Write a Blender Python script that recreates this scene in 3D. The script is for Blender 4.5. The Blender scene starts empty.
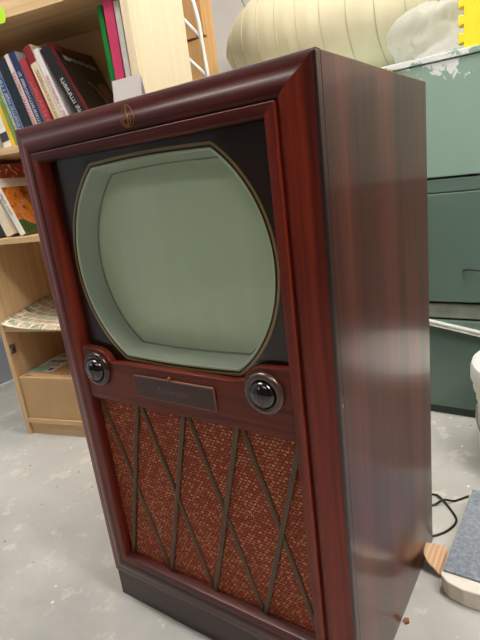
import bpy, bmesh, math, random
from mathutils import Vector, Matrix
random.seed(7)
SC = bpy.context.scene
COL = SC.collection
PI = math.pi

# ------------------------------------------------------------------ helpers
def lin(r, g, b):
    f = lambda c: (c/255/12.92) if c/255 <= .04045 else ((c/255+.055)/1.055)**2.4
    return (f(r), f(g), f(b), 1.0)

def tag(o, label=None, cat=None, group=None, kind=None):
    if label: o['label'] = label
    if cat: o['category'] = cat
    if group: o['group'] = group
    if kind: o['kind'] = kind
    return o

def empty(name, loc=(0, 0, 0), rot=(0, 0, 0), label=None, cat=None, group=None):
    o = bpy.data.objects.new(name, None)
    COL.objects.link(o)
    o.location = loc
    o.rotation_euler = rot
    o.empty_display_size = .05
    return tag(o, label, cat, group)

def obj(name, bm, mats, parent=None, smooth=False, bevel=0, segs=2, autosmooth=None):
    me = bpy.data.meshes.new(name)
    bmesh.ops.recalc_face_normals(bm, faces=bm.faces)
    bm.to_mesh(me)
    bm.free()
    if not isinstance(mats, (list, tuple)):
        mats = [mats]
    for m in mats:
        me.materials.append(m)
    if smooth:
        for p in me.polygons:
            p.use_smooth = True
    o = bpy.data.objects.new(name, me)
    COL.objects.link(o)
    if parent:
        o.parent = parent
    if bevel:
        md = o.modifiers.new('bevel', 'BEVEL')
        md.width = bevel
        md.segments = segs
        md.limit_method = 'ANGLE'
        md.angle_limit = math.radians(40)
    if autosmooth:
        for p in me.polygons:
            p.use_smooth = True
        me.set_sharp_from_angle(angle=math.radians(autosmooth))
    return o

def box(bm, x0, x1, y0, y1, z0, z1, mi=0):
    v = [bm.verts.new(p) for p in ((x0, y0, z0), (x1, y0, z0), (x1, y1, z0), (x0, y1, z0),
                                   (x0, y0, z1), (x1, y0, z1), (x1, y1, z1), (x0, y1, z1))]
    for f in ((0, 3, 2, 1), (4, 5, 6, 7), (0, 1, 5, 4), (1, 2, 6, 5), (2, 3, 7, 6), (3, 0, 4, 7)):
        bm.faces.new([v[i] for i in f]).material_index = mi
    return v

def boxbm(*a):
    bm = bmesh.new()
    box(bm, *a)
    return bm

def prism_xz(bm, pts, y0, y1):
    """polygon in x,z extruded along y"""
    a = [bm.verts.new((x, y0, z)) for x, z in pts]
    b = [bm.verts.new((x, y1, z)) for x, z in pts]
    bm.faces.new(a)
    bm.faces.new(b[::-1])
    n = len(pts)
    for i in range(n):
        bm.faces.new((a[i], b[i], b[(i+1) % n], a[(i+1) % n]))

def prism_xy(bm, pts, z0, z1):
    a = [bm.verts.new((x, y, z0 if not callable(z0) else z0(x, y))) for x, y in pts]
    b = [bm.verts.new((x, y, z1 if not callable(z1) else z1(x, y))) for x, y in pts]
    bm.faces.new(a[::-1])
    bm.faces.new(b)
    n = len(pts)
    for i in range(n):
        bm.faces.new((a[i], a[(i+1) % n], b[(i+1) % n], b[i]))

def loft(bm, rings, closed=True, cap=False, mi=0):
    vr = [[bm.verts.new(p) for p in r] for r in rings]
    for a, b in zip(vr, vr[1:]):
        n = len(a)
        for i in range(n if closed else n-1):
            f = bm.faces.new((a[i], a[(i+1) % n], b[(i+1) % n], b[i]))
            f.material_index = mi
    if cap:
        bm.faces.new(vr[0][::-1])
        bm.faces.new(vr[-1])
    return vr

def tube(bm, pts, r, n=10, cap=True):
    pts = [Vector(p) for p in pts]
    rings = []
    up = None
    for i, p in enumerate(pts):
        t = (pts[min(i+1, len(pts)-1)] - pts[max(i-1, 0)]).normalized()
        if up is None:
            up = t.orthogonal().normalized()
        up = (up - t*up.dot(t)).normalized()
        s = t.cross(up)
        rr = r(i/(len(pts)-1)) if callable(r) else r
        rings.append([p + rr*(math.cos(2*PI*k/n)*up + math.sin(2*PI*k/n)*s) for k in range(n)])
    loft(bm, rings, True, cap)

def spline(pts, sub=8):
    P = [Vector(p) for p in pts]
    P = [2*P[0]-P[1]] + P + [2*P[-1]-P[-2]]
    out = []
    for i in range(1, len(P)-2):
        a, b, c, d = P[i-1:i+3]
        for k in range(sub):
            t = k/sub
            out.append(.5*((2*b)+(-a+c)*t+(2*a-5*b+4*c-d)*t*t+(-a+3*b-3*c+d)*t**3))
    out.append(P[-2])
    return out

def lathe_y(bm, prof, cx, cz, n=40):
    """profile (radius, y) turned about an axis along y"""
    rings = [[(cx+r*math.cos(2*PI*k/n), y, cz+r*math.sin(2*PI*k/n)) for k in range(n)] for r, y in prof]
    return loft(bm, rings, True, True)

def lathe_z(bm, prof, cx, cy, n=48):
    rings = [[(cx+r*math.cos(2*PI*k/n), cy+r*math.sin(2*PI*k/n), z) for k in range(n)] for r, z in prof]
    return loft(bm, rings, True, True)

# ------------------------------------------------------------------ materials
class NT:
    def __init__(s, name):
        s.m = bpy.data.materials.new(name)
        s.m.use_nodes = True
        s.t = s.m.node_tree
        s.p = s.t.nodes['Principled BSDF']
        s.tc = s.t.nodes.new('ShaderNodeTexCoord')
    def n(s, kind, **kw):
        nd = s.t.nodes.new(kind)
        for k, v in kw.items():
            setattr(nd, k, v)
        return nd
    def l(s, a, b):
        s.t.links.new(a, b)
    def mapping(s, scale, rot=(0, 0, 0), loc=(0, 0, 0)):
        mp = s.n('ShaderNodeMapping')
        mp.inputs['Scale'].default_value = scale
        mp.inputs['Rotation'].default_value = rot
        mp.inputs['Location'].default_value = loc
        s.l(s.tc.outputs['Object'], mp.inputs['Vector'])
        return mp.outputs['Vector']
    def noise(s, vec, scale=1, detail=3, rough=.5, dist=0):
        nd = s.n('ShaderNodeTexNoise')
        nd.inputs['Scale'].default_value = scale
        nd.inputs['Detail'].default_value = detail
        nd.inputs['Roughness'].default_value = rough
        nd.inputs['Distortion'].default_value = dist
        s.l(vec, nd.inputs['Vector'])
        return nd.outputs['Fac']
    def ramp(s, fac, stops, interp='LINEAR'):
        r = s.n('ShaderNodeValToRGB')
        r.color_ramp.interpolation = interp
        el = r.color_ramp.elements
        el[0].position, el[0].color = stops[0]
        el[1].position, el[1].color = stops[-1]
        for p, c in stops[1:-1]:
            e = el.new(p)
            e.color = c
        s.l(fac, r.inputs['Fac'])
        return r.outputs['Color']
    def mix(s, fac, a, b, blend='MIX'):
        nd = s.n('ShaderNodeMix', data_type='RGBA', blend_type=blend)
        for v, i in ((fac, 0), (a, 6), (b, 7)):
            if hasattr(v, 'links'):
                s.l(v, nd.inputs[i])
            else:
                nd.inputs[i].default_value = v
        return nd.outputs[2]
    def math(s, op, a, b=None, clamp=False):
        nd = s.n('ShaderNodeMath', operation=op)
        nd.use_clamp = clamp
        for v, i in ((a, 0), (b, 1)):
            if v is None:
                continue
            if hasattr(v, 'links'):
                s.l(v, nd.inputs[i])
            else:
                nd.inputs[i].default_value = v
        return nd.outputs[0]
    def bump(s, h, strength=.2, dist=.002):
        b = s.n('ShaderNodeBump')
        b.inputs['Strength'].default_value = strength
        b.inputs['Distance'].default_value = dist
        s.l(h, b.inputs['Height'])
        s.l(b.outputs['Normal'], s.p.inputs['Normal'])
    def base(s, c):
        if hasattr(c, 'links'):
            s.l(c, s.p.inputs['Base Color'])
        else:
            s.p.inputs['Base Color'].default_value = c
    def set(s, **kw):
        for k, v in kw.items():
            s.p.inputs[k.replace('_', ' ')].default_value = v
        return s.m

BW = ((0, 0, 0, 1), (1, 1, 1, 1))

def plain(name, c, rough=.5, var=.12, vscale=18, metal=0, coat=0, spec=.5, bump=0):
    m = NT(name)
    v = m.mapping((vscale,)*3)
    f = m.noise(v, 1, 4, .55)
    lo = tuple(x*(1-var) for x in c[:3])+(1,)
    hi = tuple(min(1, x*(1+var)) for x in c[:3])+(1,)
    m.base(m.ramp(f, [(.3, lo), (.7, hi)]))
    if bump:
        m.bump(f, bump, .002)
    m.set(Roughness=rough, Metallic=metal, Coat_Weight=coat, Specular_IOR_Level=spec)
    return m.m

def wood(name, dark, mid, light, axis='z', rough=.28, coat=.35, stripe=9, fine=110, bump=.03, stripe_amt=.5, coat_rough=.12, seed=0, spec=.4):
    m = NT(name)
    ax = 'xyz'.index(axis)
    sc1 = [fine]*3
    sc1[ax] = fine/28
    sc2 = [stripe]*3
    sc2[ax] = stripe/26
    f1 = m.noise(m.mapping(sc1, loc=(seed, seed*2, seed*3)), 1, 5, .6, .2)
    f2 = m.noise(m.mapping(sc2, loc=(seed*1.7, seed, seed)), 1, 4, .6, .4)
    f = m.math('ADD', m.math('MULTIPLY', f1, 1-stripe_amt), m.math('MULTIPLY', f2, stripe_amt))
    m.base(m.ramp(f, [(.36, dark), (.5, mid), (.64, light)]))
    m.bump(f1, bump, .001)
    m.set(Roughness=rough, Coat_Weight=coat, Coat_Roughness=coat_rough, Specular_IOR_Level=spec)
    return m.m

# mahogany of the television set
MD, MM, ML = lin(60, 16, 11), lin(98, 31, 19), lin(122, 43, 25)
M_STILE = wood('mahogany_upright', MD, MM, ML, 'z', rough=.36, coat=.16, coat_rough=.2, stripe=14, stripe_amt=.45, spec=.25)
M_RAIL = wood('mahogany_across', lin(48, 15, 13), lin(76, 26, 20), lin(96, 36, 27), 'x', rough=.36, coat=.18, stripe=14, stripe_amt=.45, spec=.25)
M_PANEL = wood('mahogany_control_panel', lin(62, 19, 13), lin(96, 34, 21), lin(120, 48, 29), 'x', rough=.36, coat=.12, spec=.22, stripe=16, seed=3)
M_SIDE = wood('ribbon_mahogany', lin(56, 21, 16), lin(80, 32, 25), lin(106, 48, 38), 'z', rough=.28, coat=.28, coat_rough=.10, spec=.3, stripe=15, fine=120, stripe_amt=.75, bump=.008, seed=5)
M_PLINTH = wood('dark_mahogany', lin(34, 14, 12), lin(52, 24, 20), lin(66, 32, 26), 'x', rough=.38, coat=.2)
# worn edge with pale chips
m = NT('worn_edge')
f = m.noise(m.mapping((60, 60, 16)), 1, 3, .7)
g = m.noise(m.mapping((60, 60, 40), loc=(4, 2, 9)), 1, 3, .6)
m.base(m.ramp(m.math('MULTIPLY', f, g), [(.0, lin(40, 16, 15)), (.43, lin(48, 22, 20)), (.45, lin(170, 140, 124)), (1, lin(190, 165, 150))]))
M_EDGE = m.set(Roughness=.35, Coat_Weight=.3)

M_BLACKLINE = plain('black_paint', lin(14, 12, 11), .4)
M_MASK = plain('dark_brown_mask', lin(36, 20, 20), .35, .1)
M_GOLD = plain('gold_line', lin(168, 140, 88), .42, .08, metal=.35)
M_CREAMEDGE = plain('cream_edge', lin(205, 212, 190), .4, .04)
M_MAT = plain('pale_grey_green_mat', lin(170, 181, 166), .5, .05, 12)
m = NT('picture_tube_glass')
f = m.noise(m.mapping((26, 5, 2.2)), 1, 3, .5)
m.base(m.ramp(f, [(.35, lin(200, 218, 192)), (.7, lin(207, 224, 198))]))
M_CRT = m.set(Roughness=.22, Coat_Weight=.5, Coat_Roughness=.06)
M_SEAM = plain('grey_rubber_seam', lin(122, 134, 122), .6)

def glass(name, tint=(1, 1, 1, 1), ior=1.5, rough=.02):
    m = NT(name)
    tr = m.n('ShaderNodeBsdfTransparent')
    tr.inputs['Color'].default_value = tint
    gl = m.n('ShaderNodeBsdfGlossy')
    gl.inputs['Roughness'].default_value = rough
    fr = m.n('ShaderNodeFresnel')
    fr.inputs['IOR'].default_value = ior
    mx = m.n('ShaderNodeMixShader')
    geo = m.n('ShaderNodeNewGeometry')
    front = m.math('SUBTRACT', 1.0, geo.outputs['Backfacing'])
    m.l(m.math('MULTIPLY', fr.outputs[0], front), mx.inputs[0])
    m.l(tr.outputs[0], mx.inputs[1])
    m.l(gl.outputs[0], mx.inputs[2])
    m.l(mx.outputs[0], m.t.nodes['Material Output'].inputs['Surface'])
    return m.m
M_GLASS = glass('safety_glass', (.96, .97, .95, 1), 1.45)

# woven grille cloth
m = NT('woven_grille_cloth')
vec = m.mapping((1, 1, 1), rot=(PI/2, 0, math.radians(0)))
br = m.n('ShaderNodeTexBrick')
br.offset = .5
for k, v in (('Color1', lin(178, 86, 56)), ('Color2', lin(252, 192, 142)), ('Mortar', lin(130, 52, 33)), ('Scale', 1.0),
             ('Mortar Size', .0016), ('Mortar Smooth', .6), ('Bias', -.3), ('Brick Width', .0074), ('Row Height', .0058)):
    br.inputs[k].default_value = v
ds = m.noise(m.mapping((90,)*3), 1, 2)
cmb = m.n('ShaderNodeVectorMath', operation='ADD')
sc = m.n('ShaderNodeVectorMath', operation='SCALE')
nz = m.n('ShaderNodeTexNoise')
nz.inputs['Scale'].default_value = 120
m.l(m.tc.outputs['Object'], nz.inputs['Vector'])
m.l(nz.outputs['Color'], sc.inputs[0])
sc.inputs['Scale'].default_value = .0058
m.l(vec, cmb.inputs[0])
m.l(sc.outputs[0], cmb.inputs[1])
m.l(cmb.outputs[0], br.inputs['Vector'])
f2 = m.noise(m.mapping((420, 420, 420)), 1, 2, .6)
c = m.mix(.75, br.outputs['Color'], m.ramp(f2, [(.35, lin(140, 120, 110)), (.65, lin(255, 240, 225))]), 'MULTIPLY')
m.base(c)
m.bump(br.outputs['Fac'], -.6, .0015)
M_CLOTH = m.set(Roughness=.7, Specular_IOR_Level=.3)
M_BAR = plain('aged_brass_bar', lin(86, 64, 42), .42, .15, 30, metal=.25)
M_PLATE = plain('bronze_nameplate', lin(62, 42, 40), .4, .12, 40, metal=.2)
M_PLATE_EDGE = plain('brass_plate_rim', lin(120, 88, 70), .35, .1, metal=.4)
M_LETTER = plain('plate_lettering', lin(104, 64, 76), .45, .05)
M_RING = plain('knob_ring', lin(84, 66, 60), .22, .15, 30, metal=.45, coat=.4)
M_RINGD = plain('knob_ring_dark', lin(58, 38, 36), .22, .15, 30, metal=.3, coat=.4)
M_KNOB = plain('black_gloss_knob', lin(16, 10, 10), .1, .1, coat=.6)
M_DECAL = plain('gold_decal', lin(140, 96, 36), .4, .15, metal=.3)

# light shelving
M_BIRCH = wood('birch_veneer', lin(196, 160, 116), lin(212, 178, 134), lin(224, 194, 152), 'z', rough=.5, coat=0, stripe=10, fine=80, bump=.01)
M_BIRCHX = wood('birch_veneer_across', lin(196, 160, 116), lin(212, 178, 134), lin(226, 196, 152), 'x', rough=.5, coat=0, stripe=10, fine=80, bump=.01)
M_PALE = wood('pale_birch_edge', lin(226, 206, 172), lin(234, 216, 184), lin(240, 224, 196), 'z', rough=.5, coat=0, stripe=10, fine=80, bump=.01)
M_BACKB = plain('tan_back_board', lin(214, 178, 132), .6, .06, 6)
M_METAL = plain('nickel_metal', lin(150, 146, 140), .3, .15, 40, metal=.9)
M_CARD = plain('brown_cardboard', lin(192, 156, 112), .75, .06, 12, bump=.05)
M_CARD2 = plain('corrugated_cardboard', lin(190, 146, 106), .8, .08, 30)
M_WHITE = plain('white_paper', lin(236, 234, 230), .6, .03)
M_MINT = plain('mint_band', lin(158, 206, 184), .6, .05)
M_INK = plain('dark_ink', lin(60, 58, 66), .6, .1)
M_BROWNINK = plain('brown_ink', lin(128, 100, 72), .7, .1)
M_LIME = plain('lime_paper', lin(184, 232, 40), .55, .06)

# setting
m = NT('worn_concrete')
n1 = m.noise(m.mapping((2.2,)*3), 1, 6, .6, .3)
n2 = m.noise(m.mapping((14,)*3, loc=(3, 1, 0)), 1, 5, .65)
n3 = m.noise(m.mapping((70,)*3), 1, 3, .6)
c = m.ramp(n1, [(.32, lin(158, 157, 152)), (.5, lin(180, 178, 173)), (.68, lin(195, 192, 185))])
c = m.mix(m.math('MULTIPLY', m.ramp(n2, [(.57, BW[0]), (.63, BW[1])]), .5), c, lin(214, 207, 194))
c = m.mix(m.math('MULTIPLY', m.ramp(n2, [(.30, BW[1]), (.36, BW[0])]), .2), c, lin(148, 146, 142))
vor = m.n('ShaderNodeTexVoronoi', feature='DISTANCE_TO_EDGE')
vor.inputs['Scale'].default_value = 1.7
dv = m.n('ShaderNodeVectorMath', operation='ADD')
nz = m.n('ShaderNodeTexNoise')
nz.inputs['Scale'].default_value = 3
nz.inputs['Detail'].default_value = 5
m.l(m.tc.outputs['Object'], nz.inputs['Vector'])
m.l(m.tc.outputs['Object'], dv.inputs[0])
m.l(nz.outputs['Color'], dv.inputs[1])
m.l(dv.outputs[0], vor.inputs['Vector'])
crack = m.ramp(vor.outputs['Distance'], [(.0, BW[1]), (.006, BW[0])])
crack = m.math('MULTIPLY', crack, m.ramp(n1, [(.5, BW[0]), (.6, BW[1])]))
c = m.mix(m.math('MULTIPLY', crack, .5), c, lin(220, 216, 208))
vs = m.n('ShaderNodeTexVoronoi')
vs.inputs['Scale'].default_value = 26
m.l(m.tc.outputs['Object'], vs.inputs['Vector'])
spk = m.ramp(vs.outputs['Distance'], [(.07, BW[1]), (.12, BW[0])])
sel = m.n('ShaderNodeSeparateColor')
m.l(vs.outputs['Color'], sel.inputs[0])
spk = m.math('MULTIPLY', spk, m.math('GREATER_THAN', sel.outputs[0], .66))
c = m.mix(m.math('MULTIPLY', spk, .8), c, m.mix(m.math('GREATER_THAN', sel.outputs[1], .35), lin(108, 100, 92), lin(240, 238, 232)))
m.base(c)
m.bump(n3, .12, .002)
M_FLOOR = m.set(Roughness=.55)
M_WALL = plain('white_wall_paint', lin(232, 226, 218), .7, .03, 3)
M_WALLBLUE = plain('blue_grey_wall_paint', lin(160, 168, 182), .7, .03, 3)
M_WALLDARK = plain('dim_taupe_wall_paint', lin(86, 74, 68), .8, .05, 3)
M_CEIL = plain('white_ceiling', lin(236, 234, 230), .8, .03, 3)
M_BASEB = plain('white_baseboard', lin(230, 230, 228), .5, .03)

# green cabinet with flaking paint
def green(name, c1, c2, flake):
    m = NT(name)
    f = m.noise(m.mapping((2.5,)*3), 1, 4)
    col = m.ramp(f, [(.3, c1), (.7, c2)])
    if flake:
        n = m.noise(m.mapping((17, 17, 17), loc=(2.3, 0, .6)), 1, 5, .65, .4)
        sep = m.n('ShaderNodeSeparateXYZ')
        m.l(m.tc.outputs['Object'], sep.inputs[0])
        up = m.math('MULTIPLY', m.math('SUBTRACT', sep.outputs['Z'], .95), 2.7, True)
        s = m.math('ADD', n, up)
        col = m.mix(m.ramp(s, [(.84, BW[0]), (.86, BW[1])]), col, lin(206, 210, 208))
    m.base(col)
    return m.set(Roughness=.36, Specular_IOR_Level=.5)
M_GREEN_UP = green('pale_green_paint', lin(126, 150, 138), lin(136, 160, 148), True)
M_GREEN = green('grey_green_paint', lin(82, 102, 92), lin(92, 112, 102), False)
M_GREEN_D = plain('dark_green_recess', lin(44, 56, 50), .5, .1)
M_DUSTY = plain('dusty_grey_bar', lin(118, 122, 112), .6, .18, 25)
M_ALU = plain('bare_aluminium', lin(226, 226, 220), .35, .1, 60, metal=.3)

M_LANTERN = NT('cream_paper')
f = M_LANTERN.noise(M_LANTERN.mapping((8,)*3), 1, 4)
M_LANTERN.base(M_LANTERN.ramp(f, [(.3, lin(216, 209, 178)), (.7, lin(226, 220, 190))]))
M_LANTERN = M_LANTERN.set(Roughness=.6, Subsurface_Weight=.15)
M_RIB = plain('lantern_rib', lin(198, 188, 150), .6, .05)
m = NT('thin_plastic_film')
m.base(lin(206, 207, 203))
f = m.noise(m.mapping((34, 34, 9), rot=(.2, .6, 0)), 1, 4, .6, .8)
m.bump(f, .7, .012)
m.set(Roughness=.2, Specular_IOR_Level=.7)
tr_ = m.n('ShaderNodeBsdfTransparent')
tl_ = m.n('ShaderNodeBsdfTranslucent')
tl_.inputs['Color'].default_value = (.9, .92, .92, 1)
m1_ = m.n('ShaderNodeMixShader')
m1_.inputs[0].default_value = .4
m.l(m.p.outputs[0], m1_.inputs[1]); m.l(tl_.outputs[0], m1_.inputs[2])
m2_ = m.n('ShaderNodeMixShader')
m2_.inputs[0].default_value = .62
m.l(m1_.outputs[0], m2_.inputs[1]); m.l(tr_.outputs[0], m2_.inputs[2])
m.l(m2_.outputs[0], m.t.nodes['Material Output'].inputs['Surface'])
M_BAG = m.m
M_YELLOW = plain('yellow_foam', lin(232, 208, 30), .6, .05, 30)
M_OLIVE = plain('olive_brown_board', lin(150, 136, 96), .6, .1, 5)
M_TAN = wood('orange_tan_wood', lin(206, 158, 100), lin(218, 172, 114), lin(228, 186, 130), 'z', rough=.5, coat=0, stripe=8, fine=60, bump=.01)
M_TUBE = plain('white_enamel_tube', lin(232, 230, 224), .25, .03, coat=.4)
M_GREYWIRE = plain('grey_wire', lin(150, 146, 140), .5, .05)
M_BUCKET = plain('white_bucket_plastic', lin(214, 214, 208), .4, .05, 12)
M_BUCKETBAND = plain('cream_lid_plastic', lin(228, 220, 198), .4, .05, 12)
m = NT('speckled_blue_grey')
f = m.noise(m.mapping((130,)*3), 1, 4, .7)
g = m.noise(m.mapping((9,)*3), 1, 4, .6)
c = m.ramp(f, [(.35, lin(104, 112, 124)), (.5, lin(126, 134, 146)), (.66, lin(156, 162, 170))])
m.base(m.mix(m.math('MULTIPLY', g, .5), c, lin(122, 126, 132)))
m.bump(f, .3, .002)
M_SLATE = m.set(Roughness=.75)
M_CORE = plain('pale_torn_core', lin(226, 219, 206), .85, .1, 16, bump=.35)
M_CABLE = plain('black_cable', lin(16, 15, 15), .4)
M_CHIP = plain('red_brown_chip', lin(150, 92, 70), .7)

# ------------------------------------------------------------------ the setting
def struct(name, bm, mt, **k):
    return tag(obj(name, bm, mt, **k), kind='structure')
XL, XR, YF, YB, ZC = -1.76, 2.6, -2.6, 2.05, 2.7
struct('floor', boxbm(XL-.1, XR+.1, YF-.1, YB+.1, -.1, 0), M_FLOOR)
struct('ceiling', boxbm(XL-.1, XR+.1, YF-.1, YB+.1, ZC, ZC+.1), M_CEIL)
struct('wall_left', boxbm(XL-.1, XL, YF, YB, 0, ZC), M_WALLBLUE)
struct('wall_right', boxbm(XR, XR+.1, YF, YB, 0, ZC), M_WALLDARK)
struct('wall_back', boxbm(XL-.1, XR+.1, YB, YB+.1, 0, ZC), M_WALL)
struct('wall_front', boxbm(XL-.1, XR+.1, YF-.1, YF, 0, ZC), M_WALLDARK)
struct('baseboard_left', boxbm(XL, XL+.012, YF, YB, 0, .025), M_BASEB)

# ------------------------------------------------------------------ television
tv = empty('television', (0, 0, 0), label='large antique mahogany console television with a rounded grey-green screen', cat='television')
HW, H, D = .2746, .9604, .4444
FD = .012                                            # depth of the front frame behind the face
# carcass
obj('side_panel', boxbm(HW-.018, HW, FD, D, 0, H), M_SIDE, tv, bevel=.0015)
obj('side_panel', boxbm(-HW, -HW+.018, FD, D, 0, H), M_SIDE, tv, bevel=.0015)
obj('top_panel', boxbm(-HW+.0182, HW-.0182, FD, D, H-.018, H-.0003), M_SIDE, tv)
obj('back_panel', boxbm(-HW+.0182, HW-.0182, D-.012, D-.004, .02, H-.0185), M_PLINTH, tv)
obj('plinth', boxbm(-HW+.0012, HW-.0012, .001, FD-.0005, 0, .0655), M_PLINTH, tv, bevel=.0015)
obj('corner_strip', boxbm(HW-.0050, HW+.0009, -.0026, FD-.0010, .001, H-.001), M_EDGE, tv, bevel=.0022)

# mitred moulding frame; profile = (share of the width from outer edge, y)
PROF = [(0, FD), (0, .0005), (.012, -.0012), (.035, -.0020), (.20, -.0030), (.28, -.0046), (.36, -.0078), (.44, -.0100), (.54, -.0110), (.64, -.0106),
        (.71, -.0085), (.745, -.0062), (.752, -.0066), (.754, -.0130), (.772, -.0142), (.955, -.0142), (.985, -.0134), (1, -.0115), (1, .0165)]
OUT = (-HW, HW, .0650, H)
INN = (-.2115, .2125, .1330, .9020)
def corner(u, cx, cz):
    x = OUT[0]+(INN[0]-OUT[0])*u if cx < 0 else OUT[1]+(INN[1]-OUT[1])*u
    z = OUT[2]+(INN[2]-OUT[2])*u if cz < 0 else OUT[3]+(INN[3]-OUT[3])*u
    return x, z
def frame_piece(name, a, b, mt):
    bm = bmesh.new()
    r0 = [(corner(u, *a)[0], y, corner(u, *a)[1]) for u, y in PROF]
    r1 = [(corner(u, *b)[0], y, corner(u, *b)[1]) for u, y in PROF]
    loft(bm, [r0, r1], True, True)
    return obj(name, bm, mt, tv, autosmooth=35)
frame_piece('frame_rail', (-1, 1), (1, 1), M_RAIL)
frame_piece('frame_rail', (-1, -1), (1, -1), M_RAIL)
frame_piece('frame_stile', (1, 1), (1, -1), M_STILE)
frame_piece('frame_stile', (-1, 1), (-1, -1), M_STILE)

# screen: a circle cut flat above and below
SCX, SCZ = -.0003, .7267
def dd(R, hh, y, n=56, cx=SCX, cz=SCZ):
    a = math.asin(min(1, hh/R))
    pts = []
    for k in range(n+1):
        t = -a+2*a*k/n
        pts.append((cx+R*math.cos(t), y, cz+R*math.sin(t)))
    m_ = 10
    c = R*math.cos(a)
    for k in range(1, m_):
        pts.append((cx+c-2*c*k/m_, y, cz+hh+.0035*math.sin(PI*k/m_)))
    for k in range(n+1):
        t = PI-a+2*a*k/n
        pts.append((cx+R*math.cos(t), y, cz+R*math.sin(t)))
    for k in range(1, m_):
        pts.append((cx-c+2*c*k/m_, y, cz-hh-.0035*math.sin(PI*k/m_)))
    return pts
YM = .0095
# mask board with the opening: lofted from a rectangle to the outline
def ray_rect(p, x0, x1, z0, z1):
    dx, dz = p[0]-SCX, p[2]-SCZ
    s = []
    if dx > 1e-9: s.append((x1-SCX)/dx)
    if dx < -1e-9: s.append((x0-SCX)/dx)
    if dz > 1e-9: s.append((z1-SCZ)/dz)
    if dz < -1e-9: s.append((z0-SCZ)/dz)
    k = min(s)
    return (SCX+dx*k, p[1], SCZ+dz*k)
bm = bmesh.new()
o_ = dd(.2010, .1622, YM)
rect = [ray_rect(p, -.2105, .2115, .505, .9015) for p in o_]
# snap nearest outline rays to the rectangle's corners
for cx_, cz_ in ((-.2105, .505), (.2115, .505), (-.2105, .9015), (.2115, .9015)):
    i = min(range(len(rect)), key=lambda k: (rect[k][0]-cx_)**2+(rect[k][2]-cz_)**2)
    rect[i] = (cx_, YM, cz_)
loft(bm, [[(p[0], YM+.004, p[2]) for p in rect], rect, o_, [(p[0], YM+.004, p[2]) for p in o_]])
obj('screen_mask', bm, M_MASK, tv)
def ring(name, specs, mt, smooth=True):
    bm = bmesh.new()
    loft(bm, [dd(*s) for s in specs])
    return obj(name, bm, mt, tv, autosmooth=40)
ring('gold_outline', [(.2010, .1622, YM), (.2007, .1619, YM-.0008), (.1973, .1585, YM-.0008), (.1970, .1582, YM)], M_GOLD)
ring('black_outline', [(.1970, .1582, YM+.0004), (.1968, .1580, YM-.0004), (.1940, .1552, YM-.0004), (.1937, .1549, YM+.001)], M_BLACKLINE)
ring('cream_rim', [(.1939, .1551, YM+.0002), (.1931, .1543, YM-.0004), (.1905, .1517, YM-.0002), (.1898, .1510, YM+.002)], M_CREAMEDGE)
ring('screen_surround', [(.1900, .1512, YM+.001), (.1868, .1478, .024), (.1838, .1442, .047)], M_MAT)
ring('tube_seam', [(.1838, .1442, .0469), (.1808, .1414, .0490)], M_SEAM)
bm = bmesh.new()
rings = []
for k in range(15):
    s = 1-k/14
    s = max(s, .001)
    yb = .0488-.0180*(1-s**2.2)
    rings.append(dd(.1811*s, .1417*s, yb))
loft(bm, rings, True, False)
obj('picture_tube', bm, M_CRT, tv, smooth=True)
obj('tube_back', boxbm(-.2, .2, .056, .060, .52, .90), M_SEAM, tv)
obj('safety_glass', boxbm(-.2110, .2120, .0040, .0072, .5615, .9015), M_GLASS, tv)

# control panel with shoulders round the knobs
KX, KR = .1735, .0370
KXS = {1: .1705, -1: -.1745}
KZS = {1: .5555, -1: .5490}
def shoulder(s):
    pts = []
    for k in range(13):                               # arc over the knob from top to inner side
        t = math.radians(90-6-k*5.2)
        pts.append((KXS[s]-s*KR*math.cos(t), KZS[s]+KR*math.sin(t)))
    x, z = pts[-1]
    xe = s*(abs(KXS[s])-KR-.024)
    for k in range(1, 9):
        q = k/8
        pts.append((x+(xe-x)*q, z+(.5650-z)*(1-(1-q)**2.0)))
    return pts
PB, PT = .4885, .5935
right = [(.2120, PB), (.2120, PT+.001), ] + shoulder(1)
left = [(-.2110, PB), (-.2110, PT-.004)] + shoulder(-1)
outline = right + left[::-1]
bm = bmesh.new()
prism_xz(bm, outline, -.0110, .0036)
obj('control_panel', bm, M_PANEL, tv, bevel=.0022)
obj('groove_line', boxbm(-.208, .209, -.0113, -.0108, .5000, .5010), M_PLINTH, tv)

def knob(s, ringmat):
    bm = bmesh.new()
    y0 = -.0110
    lathe_y(bm, [(.0315, y0), (.0315, y0-.003), (.0306, y0-.0060), (.0282, y0-.0080), (.0238, y0-.0082), (.0212, y0-.0072), (.0205, y0-.004)], KXS[s], KZS[s])
    k = obj('control_knob', bm, ringmat, tv, autosmooth=50)
    bm = bmesh.new()
    lathe_y(bm, [(.0206, y0-.004), (.0200, y0-.008), (.0180, y0-.0120), (.0145, y0-.0148), (.0098, y0-.0166), (.005, y0-.0174), (.0003, y0-.0176)], KXS[s], KZS[s])
    obj('knob_dome', bm, M_KNOB, k, smooth=True)
    bm = bmesh.new()
    rg = []
    for i in range(9):
        z = KZS[s]-.0150+.030*i/8
        w = .0045*math.sqrt(max(.05, 1-((i-4)/4.3)**2))
        hgt = y0-.0150-.0042*math.sqrt(max(.05, 1-((i-4)/4.3)**2))
        yb = y0-.006
        rg.append([(KXS[s]-w, yb, z), (KXS[s]-w*.9, hgt+.001, z), (KXS[s]-w*.5, hgt, z), (KXS[s]+w*.5, hgt, z), (KXS[s]+w*.9, hgt+.001, z), (KXS[s]+w, yb, z)])
    loft(bm, rg, True, True)
    obj('knob_grip', bm, M_KNOB, k, smooth=True)
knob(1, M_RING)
knob(-1, M_RINGD)

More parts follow.
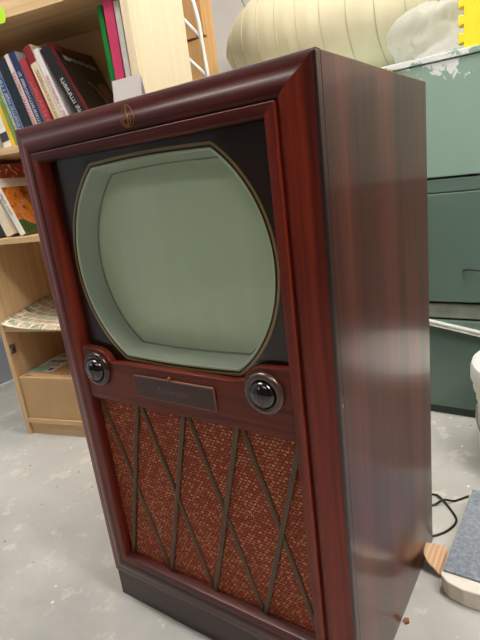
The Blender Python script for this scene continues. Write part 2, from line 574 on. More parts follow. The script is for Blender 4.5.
# nameplate
bm = bmesh.new()
box(bm, -.0850, .0830, -.0150, -.0111, .5115, .5505)
np_ = obj('nameplate', bm, M_PLATE_EDGE, tv, bevel=.0015)
obj('plate_face', boxbm(-.0832, .0812, -.0156, -.0149, .5133, .5487), M_PLATE, np_, bevel=.0006)
def text_mesh(s, size, shear=0.0):
    cu = bpy.data.curves.new('txt', 'FONT')
    cu.body = s
    cu.size = size
    cu.extrude = .0004
    cu.shear = shear
    cu.align_x = 'CENTER'
    to = bpy.data.objects.new('txt', cu)
    COL.objects.link(to)
    dg = bpy.context.evaluated_depsgraph_get()
    me = bpy.data.meshes.new_from_object(to.evaluated_get(dg))
    bpy.data.objects.remove(to)
    return me
me = text_mesh('Emerson', .0165, .35)
me.transform(Matrix.Translation((-.0015, -.0157, .5258)) @ Matrix.Rotation(PI/2, 4, 'X') @ Matrix.Diagonal((1.15, 1, 1, 1)))
me.materials.clear()
me.materials.append(M_LETTER)
lt = bpy.data.objects.new('script_lettering', me)
COL.objects.link(lt)
lt.parent = np_
bm = bmesh.new()
lathe_y(bm, [(.0030, -.0111), (.0030, -.0140), (.0022, -.0162), (.0004, -.0170)], -.004, .5530, 16)
obj('brass_stud', bm, M_DECAL, np_, smooth=True)

# gold emblem on the top rail (sits on the moulding)
bm = bmesh.new()
ez, ey = .9372, -.0112
pts = []
for k in range(41):
    t = 2*PI*k/40
    x = .0118*math.sin(t)*(1-.22*math.cos(t))
    z = ez+.0142*math.cos(t)
    pts.append((x, ey-.0003, z))
tube(bm, pts, .0004, 6)
tube(bm, spline([(-.0010, ey, ez+.0128), (-.0018, ey, ez+.004), (.0, ey, ez-.004), (.0006, ey, ez-.0135)], 6), lambda t: .0006+.0010*math.sin(PI*t), 6)
tube(bm, spline([(0, ey, ez-.001), (-.0052, ey, ez-.003), (-.0074, ey, ez-.0075), (-.003, ey, ez-.0112), (.0040, ey, ez-.0098), (.0052, ey, ez-.0055), (.0016, ey, ez-.0038), (-.0012, ey, ez-.0072)], 6), .0008, 6)
tube(bm, spline([(-.0082, ey, ez-.0040), (-.004, ey, ez-.0022), (.0, ey, ez-.0035), (.0045, ey, ez-.0020), (.0084, ey, ez-.0042)], 6), .0007, 6)
obj('gold_emblem', bm, M_DECAL, tv, smooth=True)

# speaker cloth and lattice
YC = .0046
obj('grille_cloth', boxbm(-.2113, .2123, YC, YC+.003, .1333, .4990), M_CLOTH, tv)
zt, zb = .486, .131
bay = .1060
def bar(xt, xb, y, nm='grille_bar'):
    bm = bmesh.new()
    d = Vector((xb-xt, 0, zb-zt)).normalized()
    s = Vector((d.z, 0, -d.x))
    w = .0043
    prof = [(-w, .0), (-w, -.0018), (-w*.6, -.0032), (0, -.0037), (w*.6, -.0032), (w, -.0018), (w, 0)]
    rg = []
    for P in (Vector((xt, 0, zt)), Vector((xb, 0, zb))):
        rg.append([P+s*a+Vector((0, y+b, 0)) for a, b in prof])
    loft(bm, rg, True, True)
    obj(nm, bm, M_BAR, tv, autosmooth=50)
for i in range(4):
    x0 = -.2105+bay*i
    bar(x0+.004, x0+bay-.002, YC)
for i in range(4):
    x0 = -.2105+bay*i
    bar(x0+bay-.002, x0+.004, YC-.0030)

# white card on top of the set
card = empty('card', (-.1650, .158, H), (0, 0, math.radians(7)), label='small white card standing on the television top beside the folders', cat='card')
for s in (0, 1):
    bm = bmesh.new()
    zt_ = .0720
    if s == 0:
        v = [(-.032, 0, 0), (.032, 0, 0), (.032, .010, zt_), (-.032, .010, zt_)]
    else:
        v = [(-.032, .024, 0), (.032, .024, 0), (.032, .0112, zt_), (-.032, .0112, zt_)]
    a = [bm.verts.new(p) for p in v]
    b = [bm.verts.new((p[0], p[1]+.0007, p[2])) for p in v]
    bm.faces.new(a); bm.faces.new(b[::-1])
    for i in range(4):
        bm.faces.new((a[i], a[(i+1) % 4], b[(i+1) % 4], b[i]))
    obj('card_leaf', bm, M_WHITE, card)

# ------------------------------------------------------------------ bookcase
BA = Vector((-1.193, .368, 0))
YAW = math.radians(14.57)
bc = empty('bookcase', BA, (0, 0, YAW), label='tall pale birch bookcase standing behind the left of the television', cat='bookcase')
BWD, BD, BH = .726, .280, 2.0
obj('side_panel', boxbm(0, .018, 0, BD, 0, BH), M_BIRCH, bc, bevel=.001)
obj('side_panel', boxbm(BWD-.024, BWD, 0, .355, 0, BH), M_PALE, bc, bevel=.001)
obj('back_board', boxbm(.0182, BWD-.0242, BD-.008, BD-.002, .0, BH-.002), M_BACKB, bc)
obj('kick_board', boxbm(.0182, BWD-.0242, .012, .028, 0, .049), M_BIRCHX, bc, bevel=.001)
for z0, z1 in ((.0495, .0680), (.4120, .4300), (.7200, .7400), (.9960, 1.0170), (1.3520, 1.4140), (1.65, 1.668), (1.982, 2.0)):
    obj('shelf', boxbm(.0184, BWD-.0244, .001, BD-.0085, z0, z1), M_BIRCHX, bc, bevel=.001)
hg = obj('hinge', boxbm(.0182, .0215, .003, .030, .326, .360), M_METAL, bc, bevel=.001)
bm = bmesh.new()
box(bm, .0216, .0310, .000, .018, .334, .352)
tube(bm, [(.026, .010, .333), (.026, .010, .356)], .0035, 10)
obj('hinge_arm', bm, M_METAL, hg, bevel=.0008)

def in_case(x, y, z):
    c, s = math.cos(YAW), math.sin(YAW)
    return (BA.x+c*x-s*y, BA.y+s*x+c*y, z)

# cardboard box in the lower compartment
bx = empty('cardboard_box', in_case(.021, .006, .0682), (0, 0, YAW), label='brown cardboard parcel with white shipping label in the lowest bookcase compartment', cat='box')
bw, bd, bh = .40, .250, .167
obj('carton', boxbm(0, bw, 0, bd, 0, bh), M_CARD, bx, bevel=.004, segs=3)
lb = obj('shipping_label', boxbm(.003, .112, .050, .242, bh+.0002, bh+.0009), M_WHITE, bx)
obj('label_band', boxbm(.004, .070, .051, .100, bh+.0010, bh+.0013), M_MINT, lb)
def printed(nm, rects):
    bm = bmesh.new()
    for x0, x1, y0, y1 in rects:
        box(bm, x0, x1, y0, y1, bh+.0010, bh+.0013)
    return obj(nm, bm, M_INK, lb)
printed('barcode', [(.020+i*.006, .020+i*.006+random.choice((.002, .0035, .0045)), .140, .168) for i in range(14)])
printed('barcode', [(.030+i*.0055, .030+i*.0055+random.choice((.002, .003)), .200, .226) for i in range(12)])
printed('stamp', [(.078, .096, .066, .088)])
printed('printed_lines', [(.030, .104-.01*i, .108+.009*i, .1105+.009*i) for i in range(3)])
bm = bmesh.new()
for i in range(9):
    x = .12+i*.015
    box(bm, x, x+.010, .030, .034, bh+.0002, bh+.0006)
    if i % 2: box(bm, x, x+.003, .030, .046, bh+.0002, bh+.0006)
    if i % 3: box(bm, x+.003, x+.010, .043, .046, bh+.0002, bh+.0006)
obj('box_printing', bm, M_BROWNINK, bx)
obj('flap_seam', boxbm(.004, bw-.004, .1295, .1303, bh, bh+.0006), M_BROWNINK, bx)
bm = bmesh.new()
tube(bm, spline([(.000, .008, bh+.001), (.012, .006, bh-.003), (.028, .014, bh+.002), (.045, .016, bh+.001)], 5), .0013, 6)
obj('torn_flap', bm, M_BROWNINK, bx)

# printed sheet lying on the middle shelf, curled up along the bookcase side
m = NT('printed_picture_sheet')
vo = m.n('ShaderNodeTexBrick')
vo.offset = .4
for k, v in (('Color1', lin(120, 128, 110)), ('Color2', lin(216, 196, 170)), ('Mortar', lin(226, 216, 196)), ('Scale', 1.0), ('Mortar Size', .004),
             ('Mortar Smooth', .2), ('Bias', 0), ('Brick Width', .055), ('Row Height', .036)):
    vo.inputs[k].default_value = v
m.l(m.mapping((1, 1, 1), rot=(0, 0, .08)), vo.inputs['Vector'])
f = m.noise(m.mapping((38, 38, 38)), 1, 4, .7, .5)
cc = m.ramp(f, [(.3, lin(70, 84, 92)), (.42, lin(120, 150, 120)), (.52, lin(214, 196, 168)), (.62, lin(186, 110, 92)), (.72, lin(226, 210, 160))])
mm_ = m.math('SUBTRACT', 1.0, vo.outputs['Fac'])
m.base(m.mix(m.math('MULTIPLY', mm_, .8), vo.outputs['Color'], cc))
M_SHEET = m.set(Roughness=.5)
bm = bmesh.new()
NX, NY = 26, 12
def sheet_z(x, y):
    cur = math.exp(-x/.055)
    return .4312+.034*cur*(.55+.45*y/.26)+.004*math.sin(9*x+1.0)**2*(1-y/.3)+.018*cur*(y/.26)
g0 = []
for j in range(NY+1):
    row = []
    for i in range(NX+1):
        x, y = .0195+.42*i/NX, -.010+.266*j/NY
        z = sheet_z(x-.0195, max(0, y)) - (.010*((-y)/.010) if y < 0 else 0)
        row.append((x, y, z))
    g0.append(row)
top = [[bm.verts.new((x, y, z+.0007)) for x, y, z in r] for r in g0]
bot = [[bm.verts.new(p) for p in r] for r in g0]
for j in range(NY):
    for i in range(NX):
        bm.faces.new((top[j][i], top[j][i+1], top[j+1][i+1], top[j+1][i]))
        bm.faces.new((bot[j][i], bot[j+1][i], bot[j+1][i+1], bot[j][i+1]))
for i in range(NX):
    for j in (0, NY):
        bm.faces.new((top[j][i], top[j][i+1], bot[j][i+1], bot[j][i]))
for j in range(NY):
    for i in (0, NX):
        bm.faces.new((top[j][i], top[j+1][i], bot[j+1][i], bot[j][i]))
sh = obj('printed_sheet', bm, M_SHEET, smooth=True)
sh.location = BA
sh.rotation_euler = (0, 0, YAW)
tag(sh, 'sheet of small colour pictures curling over a bookcase shelf edge', 'paper')

# ---- books
BOOKMATS = {}
def bmat(rgb, rough=.42):
    if rgb not in BOOKMATS:
        BOOKMATS[rgb] = plain('book_cover_%d_%d_%d' % rgb, lin(*rgb), rough, .08, 25, coat=.15)
    return BOOKMATS[rgb]
M_PAGES = NT('book_pages')
f = M_PAGES.noise(M_PAGES.mapping((600, 4, 4)), 1, 2)
M_PAGES.base(M_PAGES.ramp(f, [(.35, lin(206, 198, 180)), (.65, lin(232, 226, 210))]))
M_PAGES = M_PAGES.set(Roughness=.8)

def book(d, z, tilt, t, h, dep, spine, label, group, front=None, letters=None, bands=None, inset=.03, lscale=1.0, name='book'):
    """spine faces the room (-y); d = place of the lower left spine corner along the shelf"""
    r = empty(name, in_case(d, inset, z), (0, -math.radians(tilt), YAW), label=label, cat='book', group=group)
    c = .0022
    bm = bmesh.new()
    box(bm, 0, c, 0, dep, 0, h)
    box(bm, t-c, t, 0, dep, 0, h)
    box(bm, c, t-c, 0, c, 0, h)
    obj('cover', bm, bmat(spine), r, bevel=.0007)
    obj('page_block', boxbm(c+.0001, t-c-.0001, c+.001, dep-.004, .003, h-.003), M_PAGES, r)
    if front:
        obj('front_board', boxbm(t+.0001, t+.0010, .003, dep, 0, h), front, r)
    if bands:
        for (z0, z1, col) in bands:
            obj('spine_band', boxbm(.0004, t-.0004, -.0006, -.0001, h*z0, h*z1), bmat(col), r)
    if letters:
        col, z0, z1 = letters
        rnd = random.Random(int(d*1e4))
        bm = bmesh.new()
        zz = h*z0
        lw = min(.010, t*.55)*lscale
        while zz < h*z1:
            lh = rnd.uniform(.0035, .006)
            k = rnd.random()
            x0, x1 = t/2-lw/2, t/2+lw/2
            y0, y1 = -.0012, -.0007
            box(bm, x0, x1, y0, y1, zz, zz+.0013)
            if k < .7: box(bm, x0 if k < .35 else x1-.0018, x0+.0018 if k < .35 else x1, y0, y1, zz+.0014, zz+lh)
            if k > .3: box(bm, x0, x0+lw*.7, y0, y1, zz+lh-.001, zz+lh)
            zz += lh+.0022 if rnd.random() > .14 else .012
        obj('spine_lettering', bm, bmat(col), r)
    return r

GR = 'books leaning on the upper shelf'
S1 = 1.0172
book(0.0515, S1, 6, .030, .21, .20, (70, 80, 60), 'thick olive book leaning at the far left end of upper shelf', GR)
book(0.0888, S1, 7, .026, .22, .20, (196, 60, 50), 'red book leaning beside the olive one on upper shelf', GR)
book(0.1212, S1, 8, .022, .20, .20, (220, 216, 206), 'off-white book leaning beside the red one on upper shelf', GR)
book(0.1880, S1, 11.0, 0.0320, .150, .20, (226, 224, 216), 'short white book with a dark mark left of the yellow book', GR, bands=[(.12, .3, (60, 60, 60))])
book(0.2225, S1, 11.5, 0.0140, .165, .20, (232, 190, 50), 'short yellow book leaning on upper shelf above the red cookbook', GR)
book(0.2395, S1, 12.0, 0.0120, .200, .20, (96, 130, 52), 'thin green book leaning right next to the yellow book', GR, bands=[(.05, .95, (120, 150, 70))])
book(0.2545, S1, 12.3, 0.0105, .215, .20, (196, 206, 176), 'thin pale green book right next to the green book', GR, letters=((90, 130, 80), .1, .8))
book(0.2680, S1, 12.8, 0.0200, .225, .20, (168, 186, 210), 'pale blue book with navy stripe leaning on upper shelf', GR, bands=[(.0, 1.0, (60, 82, 130))], letters=((200, 210, 226), .05, .9))
book(0.2930, S1, 13.4, 0.0330, .248, .20, (24, 36, 46), 'thick blackish teal book leaning on upper shelf', GR)
book(0.3310, S1, 13.9, 0.0150, .262, .20, (228, 214, 210), 'white book with red spine lettering, right of the blackish teal book', GR, letters=((186, 40, 44), .08, .80), lscale=1.2)
book(0.3495, S1, 14.2, 0.0220, .263, .20, (34, 46, 92), 'navy book with white spine lettering and a grey top band', GR, letters=((228, 228, 236), .10, .78), front=bmat((176, 178, 188)))
book(0.3810, S1, 15.2, 0.0230, .240, .20, (168, 56, 64), 'slim faded red book between the navy and cream books', GR, letters=((210, 130, 130), .15, .7))
book(0.4160, S1, 16.0, 0.0270, .270, .20, (222, 206, 176), 'cream book with a dark red top leaning on upper shelf', GR, bands=[(.82, 1.0, (134, 30, 34))], letters=((170, 130, 96), .12, .74))
book(0.4470, S1, 16.2, 0.0190, .258, .20, (232, 226, 226), 'white book with pink spine lettering beside the black art book', GR, letters=((196, 116, 126), .12, .7))
# black art book with its cover showing
m = NT('black_art_cover')
m.base(m.ramp(m.noise(m.mapping((12,)*3), 1, 4), [(.35, lin(34, 26, 22)), (.7, lin(54, 42, 36))]))
M_ARTC = m.set(Roughness=.3, Coat_Weight=.3)
m = NT('brown_figure_picture')
m.base(m.ramp(m.noise(m.mapping((20, 14, 20)), 1, 4, .6, .6), [(.35, lin(70, 42, 28)), (.5, lin(122, 74, 48)), (.64, lin(150, 96, 62))]))
M_ARTP = m.set(Roughness=.3, Coat_Weight=.3)
ab = book(0.5065, S1, 24.0, 0.0340, .266, .215, (28, 22, 22), 'large black art book leaning with its brown picture cover showing', GR, front=M_ARTC,
          letters=((226, 222, 216), .08, .62), lscale=1.1)
T = .0340
bm = bmesh.new()
box(bm, T+.0011, T+.0014, .003, .018, 0, .266)
box(bm, T+.0011, T+.0014, .018, .215, .250, .266)
obj('maroon_hinge_band', bm, bmat((122, 40, 44)), ab)
bm = bmesh.new()
pp = [(.105, .006), (.212, .006), (.212, .130), (.190, .156), (.160, .162), (.138, .148), (.150, .110), (.132, .060)]
a = [bm.verts.new((T+.0015, y, z)) for y, z in pp]
b = [bm.verts.new((T+.0011, y, z)) for y, z in pp]
bm.faces.new(a); bm.faces.new(b[::-1])
for i in range(len(pp)):
    bm.faces.new((a[i], b[i], b[(i+1) % len(pp)], a[(i+1) % len(pp)]))
obj('cover_picture', bm, M_ARTP, ab)
bm = bmesh.new()
for k in range(11):
    y0 = .046+k*.0138
    zt_ = .222-.0004*k*k*.3
    hh = .014 if k < 2 else .0115
    box(bm, T+.0012, T+.0015, y0, y0+.002, zt_, zt_+hh)
    if k % 3 != 1: box(bm, T+.0012, T+.0015, y0+.002, y0+.008, zt_+hh-.002, zt_+hh)
    if k % 2: box(bm, T+.0012, T+.0015, y0+.002, y0+.008, zt_, zt_+.002)
    box(bm, T+.0012, T+.0015, y0+.0075, y0+.0095, zt_, zt_+hh*.8)
obj('cover_title', bm, bmat((206, 204, 200)), ab)
bm = bmesh.new()
tube(bm, spline([(T+.0014, .098, .158), (T+.0014, .118, .146), (T+.0014, .138, .110), (T+.0014, .150, .070), (T+.0014, .168, .046)], 6), .0016, 6)
obj('cover_highlight', bm, bmat((186, 150, 116)), ab)

# folders standing upright by the right bookcase panel
def folder(name, d, t, h, dep, rgb, label, inset, tilt=0):
    r = empty(name, in_case(d, inset, S1), (0, -math.radians(tilt), YAW), label=label, cat='folder', group='folders on the upper shelf')
    bm = bmesh.new()
    box(bm, 0, .0018, 0, dep, 0, h)
    box(bm, t-.0018, t, 0, dep, 0, h)
    box(bm, .0018, t-.0018, 0, .0018, 0, h)
    obj('cover', bm, bmat(rgb), r, bevel=.0006)
    obj('paper_stack', boxbm(.0019, t-.0019, .003, dep-.006, .002, h-.008), M_WHITE, r)
folder('folder', .6190, .016, .312, .22, (0, 124, 40), 'green folder standing upright at the left of the folder row', .030, 1.2)
folder('folder', .6375, .029, .330, .24, (206, 62, 106), 'magenta pink folder standing between the green and grey ones', .022)
folder('folder', .6690, .0160, .310, .22, (214, 212, 210), 'light grey folder standing right of the pink folder', .024)
folder('folder', .6865, .0140, .320, .22, (128, 122, 102), 'olive grey folder against the right bookcase panel', .030)

# row below: cookbook and two pale books
m = NT('cookbook_cover')
sep = m.n('ShaderNodeSeparateXYZ')
m.l(m.tc.outputs['Object'], sep.inputs[0])
wob = m.noise(m.mapping((1, 26, 26)), 1, 4, .6, .6)
food = m.ramp(wob, [(.28, lin(70, 34, 18)), (.40, lin(150, 70, 30)), (.50, lin(216, 140, 42)), (.58, lin(206, 84, 40)), (.66, lin(236, 176, 90)), (.78, lin(240, 226, 200))])
reds = m.ramp(m.noise(m.mapping((1, 60, 40)), 1, 3, .5, .8), [(.42, lin(160, 66, 44)), (.56, lin(196, 92, 66)), (.62, lin(236, 222, 214))])
zf = sep.outputs['Z']
c = m.mix(m.math('GREATER_THAN', zf, .165), food, lin(226, 222, 216))
c = m.mix(m.math('GREATER_THAN', zf, .196), c, reds)
# a round bowl near the middle of the cover
dy = m.math('SUBTRACT', sep.outputs['Y'], .105)
dz = m.math('SUBTRACT', zf, .070)
rr = m.math('SQRT', m.math('ADD', m.math('MULTIPLY', dy, dy), m.math('MULTIPLY', m.math('MULTIPLY', dz, dz), 3.0)))
c = m.mix(m.math('MULTIPLY', m.math('LESS_THAN', m.math('ABSOLUTE', m.math('SUBTRACT', rr, .075)), .008), .8), c, lin(196, 120, 92))
c = m.mix(m.math('MULTIPLY', m.math('GREATER_THAN', rr, .083), m.math('LESS_THAN', zf, .050)), c, lin(64, 84, 44))
m.base(c)
M_COOK = m.set(Roughness=.35, Coat_Weight=.3)
G2 = 'books leaning on the second shelf'
S2 = .7402
ck = book(.1760, S2, 20.5, .0210, .245, .205, (236, 232, 224), 'white cookbook with orange food on its cover leaning on second shelf', G2, front=M_COOK, inset=.022, letters=((150, 140, 130), .3, .6))
book(.1170, S2, 18, .0340, .232, .20, (226, 214, 190), 'cream book leaning against the cookbook with the food cover', G2, inset=.022)
book(.0755, S2, 16, .0300, .198, .20, (44, 44, 56), 'dark book leaning left of the cream book on second shelf', G2, inset=.030)

# lime note hanging from the thick upper shelf edge
bm = bmesh.new()
prism_xz(bm, [(-.030, 0), (.006, 0), (.012, .006), (.015, .018), (.013, .032), (.006, .040), (-.030, .040)], 0, .0012)
ln = obj('sticky_note', bm, M_LIME)
ln.location = in_case(.318, -.0015, 1.341)
ln.rotation_euler = (0, 0, YAW)
tag(ln, 'lime green sticky note on the front edge of the topmost visible shelf', 'note')

# ------------------------------------------------------------------ green metal cabinet
gc = empty('metal_cabinet', (0.2, 1.046, 0), label='wide grey-green metal cabinet with flaking paint behind the television', cat='cabinet')
ox = -.2
def gb(name, x0, x1, y0, y1, z0, z1, mt, parent=gc, **k):
    return obj(name, boxbm(x0+ox, x1+ox, y0, y1, z0, z1), mt, parent, **k)
CX0, CX1 = -.86, 1.30
gb('body', CX0, CX1, .020, .62, .030, 1.080, M_GREEN_D)
gb('base', CX0+.01, CX1-.01, .012, .60, 0, .0298, M_GREEN_D)
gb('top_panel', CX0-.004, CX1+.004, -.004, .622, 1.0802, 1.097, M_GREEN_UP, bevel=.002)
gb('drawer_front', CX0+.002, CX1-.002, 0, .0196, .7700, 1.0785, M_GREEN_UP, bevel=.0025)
gb('drawer_lip', CX0+.002, CX1-.002, .003, .0196, .7250, .7640, M_GREEN, bevel=.003)
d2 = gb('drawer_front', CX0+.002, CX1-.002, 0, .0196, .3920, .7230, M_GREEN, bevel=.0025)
bm = bmesh.new()
tube(bm, spline([(.225+ox, -.001, .492), (.240+ox, -.012, .497), (.275+ox, -.020, .496), (.33+ox, -.012, .497), (.345+ox, -.001, .492)], 6), .0028, 8)
obj('wire_handle', bm, M_CABLE, d2, smooth=True)
gb('cross_bar', CX0+.002, CX1-.002, .010, .0196, .3360, .3840, M_DUSTY, bevel=.002)
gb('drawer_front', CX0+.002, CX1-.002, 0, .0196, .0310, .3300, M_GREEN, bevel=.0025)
bm = bmesh.new()
c_, s_ = math.cos(math.radians(-11)), math.sin(math.radians(-11))
def tilted(bm, x0, x1, y0, y1, z0, z1, px, pz):
    vs = box(bm, x0, x1, y0, y1, z0, z1)
    for v in vs:
        x, z = v.co.x-px, v.co.z-pz
        v.co.x, v.co.z = px+c_*x-s_*z, pz+s_*x+c_*z
for z0, z1, y0 in ((.3270, .3330, -.020), (.3185, .3235, -.020), (.3235, .3270, -.012)):
    tilted(bm, -.02+ox, .40+ox, y0, -.0005, z0, z1, .13+ox, .331)
obj('loose_rail', bm, M_ALU, gc, bevel=.0008)

# paper lantern lying on the cabinet
LXc, LY, LZ = -.262, 1.345, 1.318
LL, LR = .462, .221
ZT = 1.0972
lan = empty('paper_lantern', (LXc, LY, LZ-LR), (0, math.radians(0), 0), label='huge cream ribbed paper lantern lying on top of the green metal cabinet', cat='lantern')
def lr(u):
    return LR*max(0.02, 1-abs(u)**2.0)**.62
bm = bmesh.new()
NR = 11
rings = []
us = []
for k in range(NR*6+1):
    u = -1+2*k/(NR*6)
    us.append(u)
for k, u in enumerate(us):
    ph = (k % 6)/6
    r = lr(u)*(1-.012*abs(math.cos(PI*ph)))
    rings.append([(u*LL, r*math.cos(2*PI*j/56), LR+r*math.sin(2*PI*j/56)) for j in range(56)])
loft(bm, rings, True, True)
obj('paper_skin', bm, M_LANTERN, lan, smooth=True)
for k in range(1, NR):
    u = -1+2*k/NR
    r = lr(u)*.992
    bm = bmesh.new()
    n_ = 56
    rgs = []
    for j in range(n_):
        a = 2*PI*j/n_
        rgs.append([(u*LL+.0016*math.cos(b*PI/3), (r+.0016*math.sin(b*PI/3))*math.cos(a), LR+(r+.0016*math.sin(b*PI/3))*math.sin(a)) for b in range(6)])
    rgs.append(rgs[0])
    loft(bm, rgs, True, False)
    bmesh.ops.remove_doubles(bm, verts=bm.verts, dist=1e-6)
    obj('rib', bm, M_RIB, lan, smooth=True)

# crumpled plastic bag
from mathutils import noise as mnoise
bm = bmesh.new()
bmesh.ops.create_icosphere(bm, subdivisions=5, radius=1)
for v in bm.verts:
    p = v.co.copy()
    n = mnoise.noise(p*1.5+Vector((3, 1, 2)))*.30 + (.12-abs(mnoise.noise(Vector((p.x*3.4, p.y*3.4, p.z*1.6))+Vector((1, 5, 2))))*.30)
    s = 1+n
    q = Vector((p.x*.104*s, p.y*.058*s, p.z*.088*s))
    q.x += .030*p.z
    v.co = q
zmin = min(v.co.z for v in bm.verts)
for v in bm.verts:
    v.co.z = max(v.co.z, zmin+.022)-(zmin+.022)
bg = obj('plastic_bag', bm, M_BAG, smooth=True)
bg.location = (.114, 1.158, ZT+.0004)
tag(bg, 'crumpled clear white plastic bag between lantern and yellow mat on cabinet', 'bag')

# yellow toothed foam tile standing on the cabinet
bm = bmesh.new()
pts = [(0, 0)]
L_ = .30
pts.append((L_, 0)); pts.append((L_, L_))
pts.append((0, L_))
nt = 7
for k in range(nt):
    z1 = L_-(k+.15)*L_/nt
    z0 = L_-(k+.65)*L_/nt
    pts += [(0, z1), (-.013, z1+.004), (-.013, z0-.004), (0, z0)]
prism_xz(bm, pts, 0, .030)
yt = obj('foam_tile', bm, M_YELLOW, bevel=.002)
yt.location = (.2230, 1.050, ZT+.0003)
yt.rotation_euler = (0, math.radians(0), math.radians(6))
tag(yt, 'bright yellow foam tile with toothed edge standing on the metal cabinet', 'mat')

# tan wooden cupboard behind the white tube frame
tb = empty('wooden_cupboard', (-.938, 1.30, ZT+.0003), label='orange tan wooden cupboard with a slot, behind the white tube frame', cat='cupboard')
obj('lower_door', boxbm(-.20, .134, 0, .018, 0, .3050), M_TAN, tb, bevel=.001)
obj('upper_door', boxbm(-.20, .134, 0, .018, .3150, .75), M_TAN, tb, bevel=.001)
obj('carcass', boxbm(-.20, .1340, .0185, .075, 0, .75), M_TAN, tb, bevel=.001)
obj('slot_strip', boxbm(-.20, .045, -.004, -.0003, .3040, .3160), M_BLACKLINE, tb)

# white bent tube frame
tf = empty('tube_stand', (-.70, 1.12, ZT), label='white bent tubular metal stand in front of the tan cupboard', cat='stand')
bm = bmesh.new()
tube(bm, spline([(.020, .0, .009), (.020, 0, .12), (.016, 0, .19), (.012, 0, .25), (.008, 0, .31), (-.006, 0, .38), (-.030, 0, .45), (-.060, 0, .50)], 6), .0078, 12)
obj('upright', bm, M_TUBE, tf, smooth=True)
bm = bmesh.new()
tube(bm, [(.010, 0, .252), (-.120, 0, .398)], .0075, 10)
obj('brace', bm, M_TUBE, tf, smooth=True)
bm = bmesh.new()
tube(bm, [(.018, 0, .118), (-.120, 0, .256)], .0075, 10)
obj('brace', bm, M_TUBE, tf, smooth=True)
bm = bmesh.new()
tube(bm, spline([(-.120, 0, .009), (-.120, 0, .15), (-.120, 0, .30), (-.118, 0, .42), (-.100, 0, .49), (-.060, 0, .50)], 6), .0078, 12)
obj('upright', bm, M_TUBE, tf, smooth=True)
bm = bmesh.new()
tube(bm, [(.020, -.06, .0092), (.020, .10, .0092)], .009, 10)
tube(bm, [(-.120, -.06, .0092), (-.120, .10, .0092)], .009, 10)
tube(bm, [(-.120, .10, .0092), (.020, .10, .0092)], .009, 10)
obj('foot_frame', bm, M_TUBE, tf, smooth=True)

# olive board and wires behind the lantern
ob = obj('cardboard_tube', boxbm(0, .13, 0, .05, 0, .62), M_OLIVE, bevel=.004)
ob.location = (-.735, 1.592, ZT+.0003)
tag(ob, 'olive brown board standing behind the paper lantern', 'board')
ob.name = 'board'
bm = bmesh.new()
tube(bm, spline([(-1.06, YB-.004, 1.95), (-1.07, YB-.004, 1.78), (-1.04, YB-.004, 1.70), (-1.00, YB-.004, 1.74), (-1.03, YB-.004, 1.84), (-1.10, YB-.004, 1.80)], 8), .003, 8)
tag(obj('wire', bm, M_GREYWIRE, smooth=True), 'thin grey wire looped on the white wall above the lantern', 'wire')

# ------------------------------------------------------------------ right foreground and floor things
bk = empty('bucket', (.464, .856, 0), label='white plastic bucket with lid on the floor before the green cabinet', cat='bucket')
bm = bmesh.new()
lathe_z(bm, [(.150, 0), (.154, .003), (.160, .08), (.163, .1850), (.167, .189), (.167, .197), (.163, .201), (.164, .217)], 0, 0)
obj('body', bm, M_BUCKET, bk, autosmooth=40)
bm = bmesh.new()
lathe_z(bm, [(.172, .2175), (.175, .220), (.176, .244), (.173, .246)], 0, 0)
obj('lid_band', bm, M_BUCKETBAND, bk, autosmooth=40)
bm = bmesh.new()
lathe_z(bm, [(.178, .2462), (.182, .250), (.182, .279), (.178, .292), (.168, .298), (.160, .294), (.156, .280), (.02, .278)], 0, 0)
obj('lid', bm, M_BUCKET, bk, autosmooth=40)
bm = bmesh.new()
tube(bm, spline([(.165*math.cos(a), .165*math.sin(a)-.018*math.sin((a-PI)/1.0), .150-.06*math.sin(a-PI)) for a in [PI+PI*k/10 for k in range(11)]], 3), .003, 8)
obj('handle', bm, M_GREYWIRE, bk, smooth=True)

sl = empty('slab', (.322, .303, 0), (0, 0, math.radians(-1)), label='blue-grey topped slab with a torn pale edge lying on floor', cat='slab')
bm = bmesh.new()
pts = [(0, .004), (.016, -.010), (.045, -.016), (.10, -.012), (.34, -.010), (.34, .300), (.0, .300)]
a = [bm.verts.new((x+(.004 if i < 4 else 0), y+(.004 if i < 4 else 0), 0)) for i, (x, y) in enumerate(pts)]
b = [bm.verts.new((x, y, .0430)) for x, y in pts]
bm.faces.new(a[::-1]); bm.faces.new(b)
for i in range(len(pts)):
    bm.faces.new((a[i], a[(i+1) % len(pts)], b[(i+1) % len(pts)], b[i]))
obj('pale_core', bm, M_CORE, sl, bevel=.003, segs=2)
bm = bmesh.new()
prism_xy(bm, [(.003, .012), (.05, .014), (.336, .016), (.336, .298), (.003, .298)], .0432, .0485)
obj('grey_surface', bm, M_SLATE, sl, bevel=.0015)

# corrugated scrap leaning between set and slab
bm = bmesh.new()
P3 = [(.2765, .381), (.2900, .398), (.3065, .421), (.3120, .411), (.3165, .380), (.3165, .345), (.3110, .339), (.302, .341), (.288, .340), (.280, .347), (.2768, .360)]
zf_ = lambda x, y: .0012+.95*max(0, .3165-x)
n_ = len(P3)
a = [bm.verts.new((x, y, zf_(x, y))) for x, y in P3]
b = [bm.verts.new((x+.001, y, zf_(x, y)+.0045)) for x, y in P3]
bm.faces.new(a[::-1]); bm.faces.new(b)
for i in range(n_):
    bm.faces.new((a[i], a[(i+1) % n_], b[(i+1) % n_], b[i]))
m = NT('corrugated_sheet')
w = m.n('ShaderNodeTexWave')
w.bands_direction = 'X'
w.inputs['Scale'].default_value = 38
w.inputs['Distortion'].default_value = .6
m.l(m.tc.outputs['Object'], w.inputs['Vector'])
m.base(m.ramp(w.outputs['Fac'], [(.1, lin(206, 166, 130)), (.6, lin(220, 182, 146))]))
m.bump(w.outputs['Fac'], .4, .002)
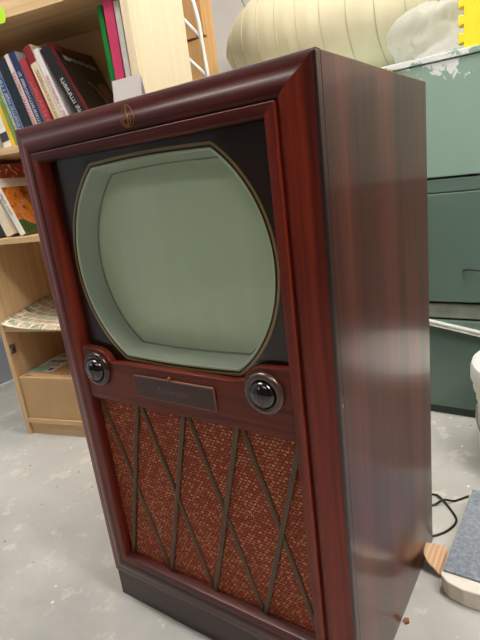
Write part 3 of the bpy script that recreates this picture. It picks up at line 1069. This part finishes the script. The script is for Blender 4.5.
cs = obj('cardboard_scrap', bm, m.set(Roughness=.8))
tag(cs, 'torn corrugated cardboard scrap between the television and grey slab', 'cardboard')

bm = bmesh.new()
z = .0032
tube(bm, spline([(.12, .50, z), (.17, .585, z), (.235, .604, z), (.256, .595, .007), (.286, .566, z), (.308, .531, z), (.303, .497, z), (.285, .466, z), (.262, .452, z), (.21, .470, z),
                 (.19, .520, z), (.245, .560, z), (.268, .578, .014), (.288, .598, z), (.301, .612, z), (.33, .640, z), (.42, .665, z)], 8), .0027, 8)
tag(obj('power_cord', bm, M_CABLE, smooth=True), 'thin black power cord looping on the floor behind television', 'cord')
bm = bmesh.new()
prism_xy(bm, [(.2765, .205), (.284, .200), (.289, .206), (.286, .213), (.2785, .212)], .0002, lambda x, y: .003+.25*(x-.2765))
tag(obj('wood_chip', bm, M_CHIP), 'tiny red-brown wood chip on the floor by the television side', 'chip')

# ------------------------------------------------------------------ lights of the room, and one added fill panel
def emit(name, c, s):
    m = bpy.data.materials.new(name)
    m.use_nodes = True
    nt = m.node_tree
    nt.nodes.clear()
    e = nt.nodes.new('ShaderNodeEmission')
    e.inputs['Color'].default_value = c
    e.inputs['Strength'].default_value = s
    o = nt.nodes.new('ShaderNodeOutputMaterial')
    nt.links.new(e.outputs[0], o.inputs['Surface'])
    return m
M_LAMPS = [emit('lit_diffuser', (1.0, .965, .90, 1), k) for k in (34, 24, 8, 33)]
M_LFRAME = plain('white_lamp_frame', lin(235, 235, 235), .5)
for li, (x, y, lab) in enumerate(((.45, .62, 'lit ceiling light panel over the green metal cabinet'),
                    (-1.0, -.25, 'lit ceiling light panel in front of the bookcase'),
                    (.60, -1.70, 'added ceiling fill light panel behind the viewer'),  # unseen weak fill, added to brighten the television front
                    (1.70, -.15, 'lit ceiling light panel near the right wall'))):
    r = empty('ceiling_light', (x, y, ZC), label=lab, cat='light', group='ceiling lights')
    bm = bmesh.new()
    box(bm, -.62, .62, -.17, -.15, -.05, -.0005)
    box(bm, -.62, .62, .15, .17, -.05, -.0005)
    box(bm, -.62, -.60, -.15, .15, -.05, -.0005)
    box(bm, .60, .62, -.15, .15, -.05, -.0005)
    obj('frame', bm, M_LFRAME, r)
    obj('diffuser', boxbm(-.6, .6, -.15, .15, -.04, -.03), M_LAMPS[li], r)

w = bpy.data.worlds.new('world')
SC.world = w
w.use_nodes = True
w.node_tree.nodes['Background'].inputs[0].default_value = (.8, .85, .9, 1)
w.node_tree.nodes['Background'].inputs[1].default_value = .3

# ------------------------------------------------------------------ camera
cam = bpy.data.cameras.new('camera')
co = bpy.data.objects.new('camera', cam)
COL.objects.link(co)
yaw, pit, rol = -0.625766, -0.279607, -0.125631
fw = Vector((math.sin(yaw)*math.cos(pit), math.cos(yaw)*math.cos(pit), math.sin(pit)))
rt = fw.cross(Vector((0, 0, 1))).normalized()
up = rt.cross(fw)
r2 = math.cos(rol)*rt+math.sin(rol)*up
u2 = -math.sin(rol)*rt+math.cos(rol)*up
mt = Matrix(((r2.x, u2.x, -fw.x), (r2.y, u2.y, -fw.y), (r2.z, u2.z, -fw.z))).to_4x4()
mt.translation = (.515509, -.525577, .840332)
co.matrix_world = mt
cam.sensor_fit = 'HORIZONTAL'
cam.sensor_width = 36
cam.lens = 493.18/480*36
cam.clip_start = .01
SC.camera = co
SC.view_settings.view_transform = 'Standard'
SC.view_settings.look = 'None'
SC.view_settings.gamma = 1
SC.view_settings.use_curve_mapping = False
SC.view_settings.exposure = 0.42
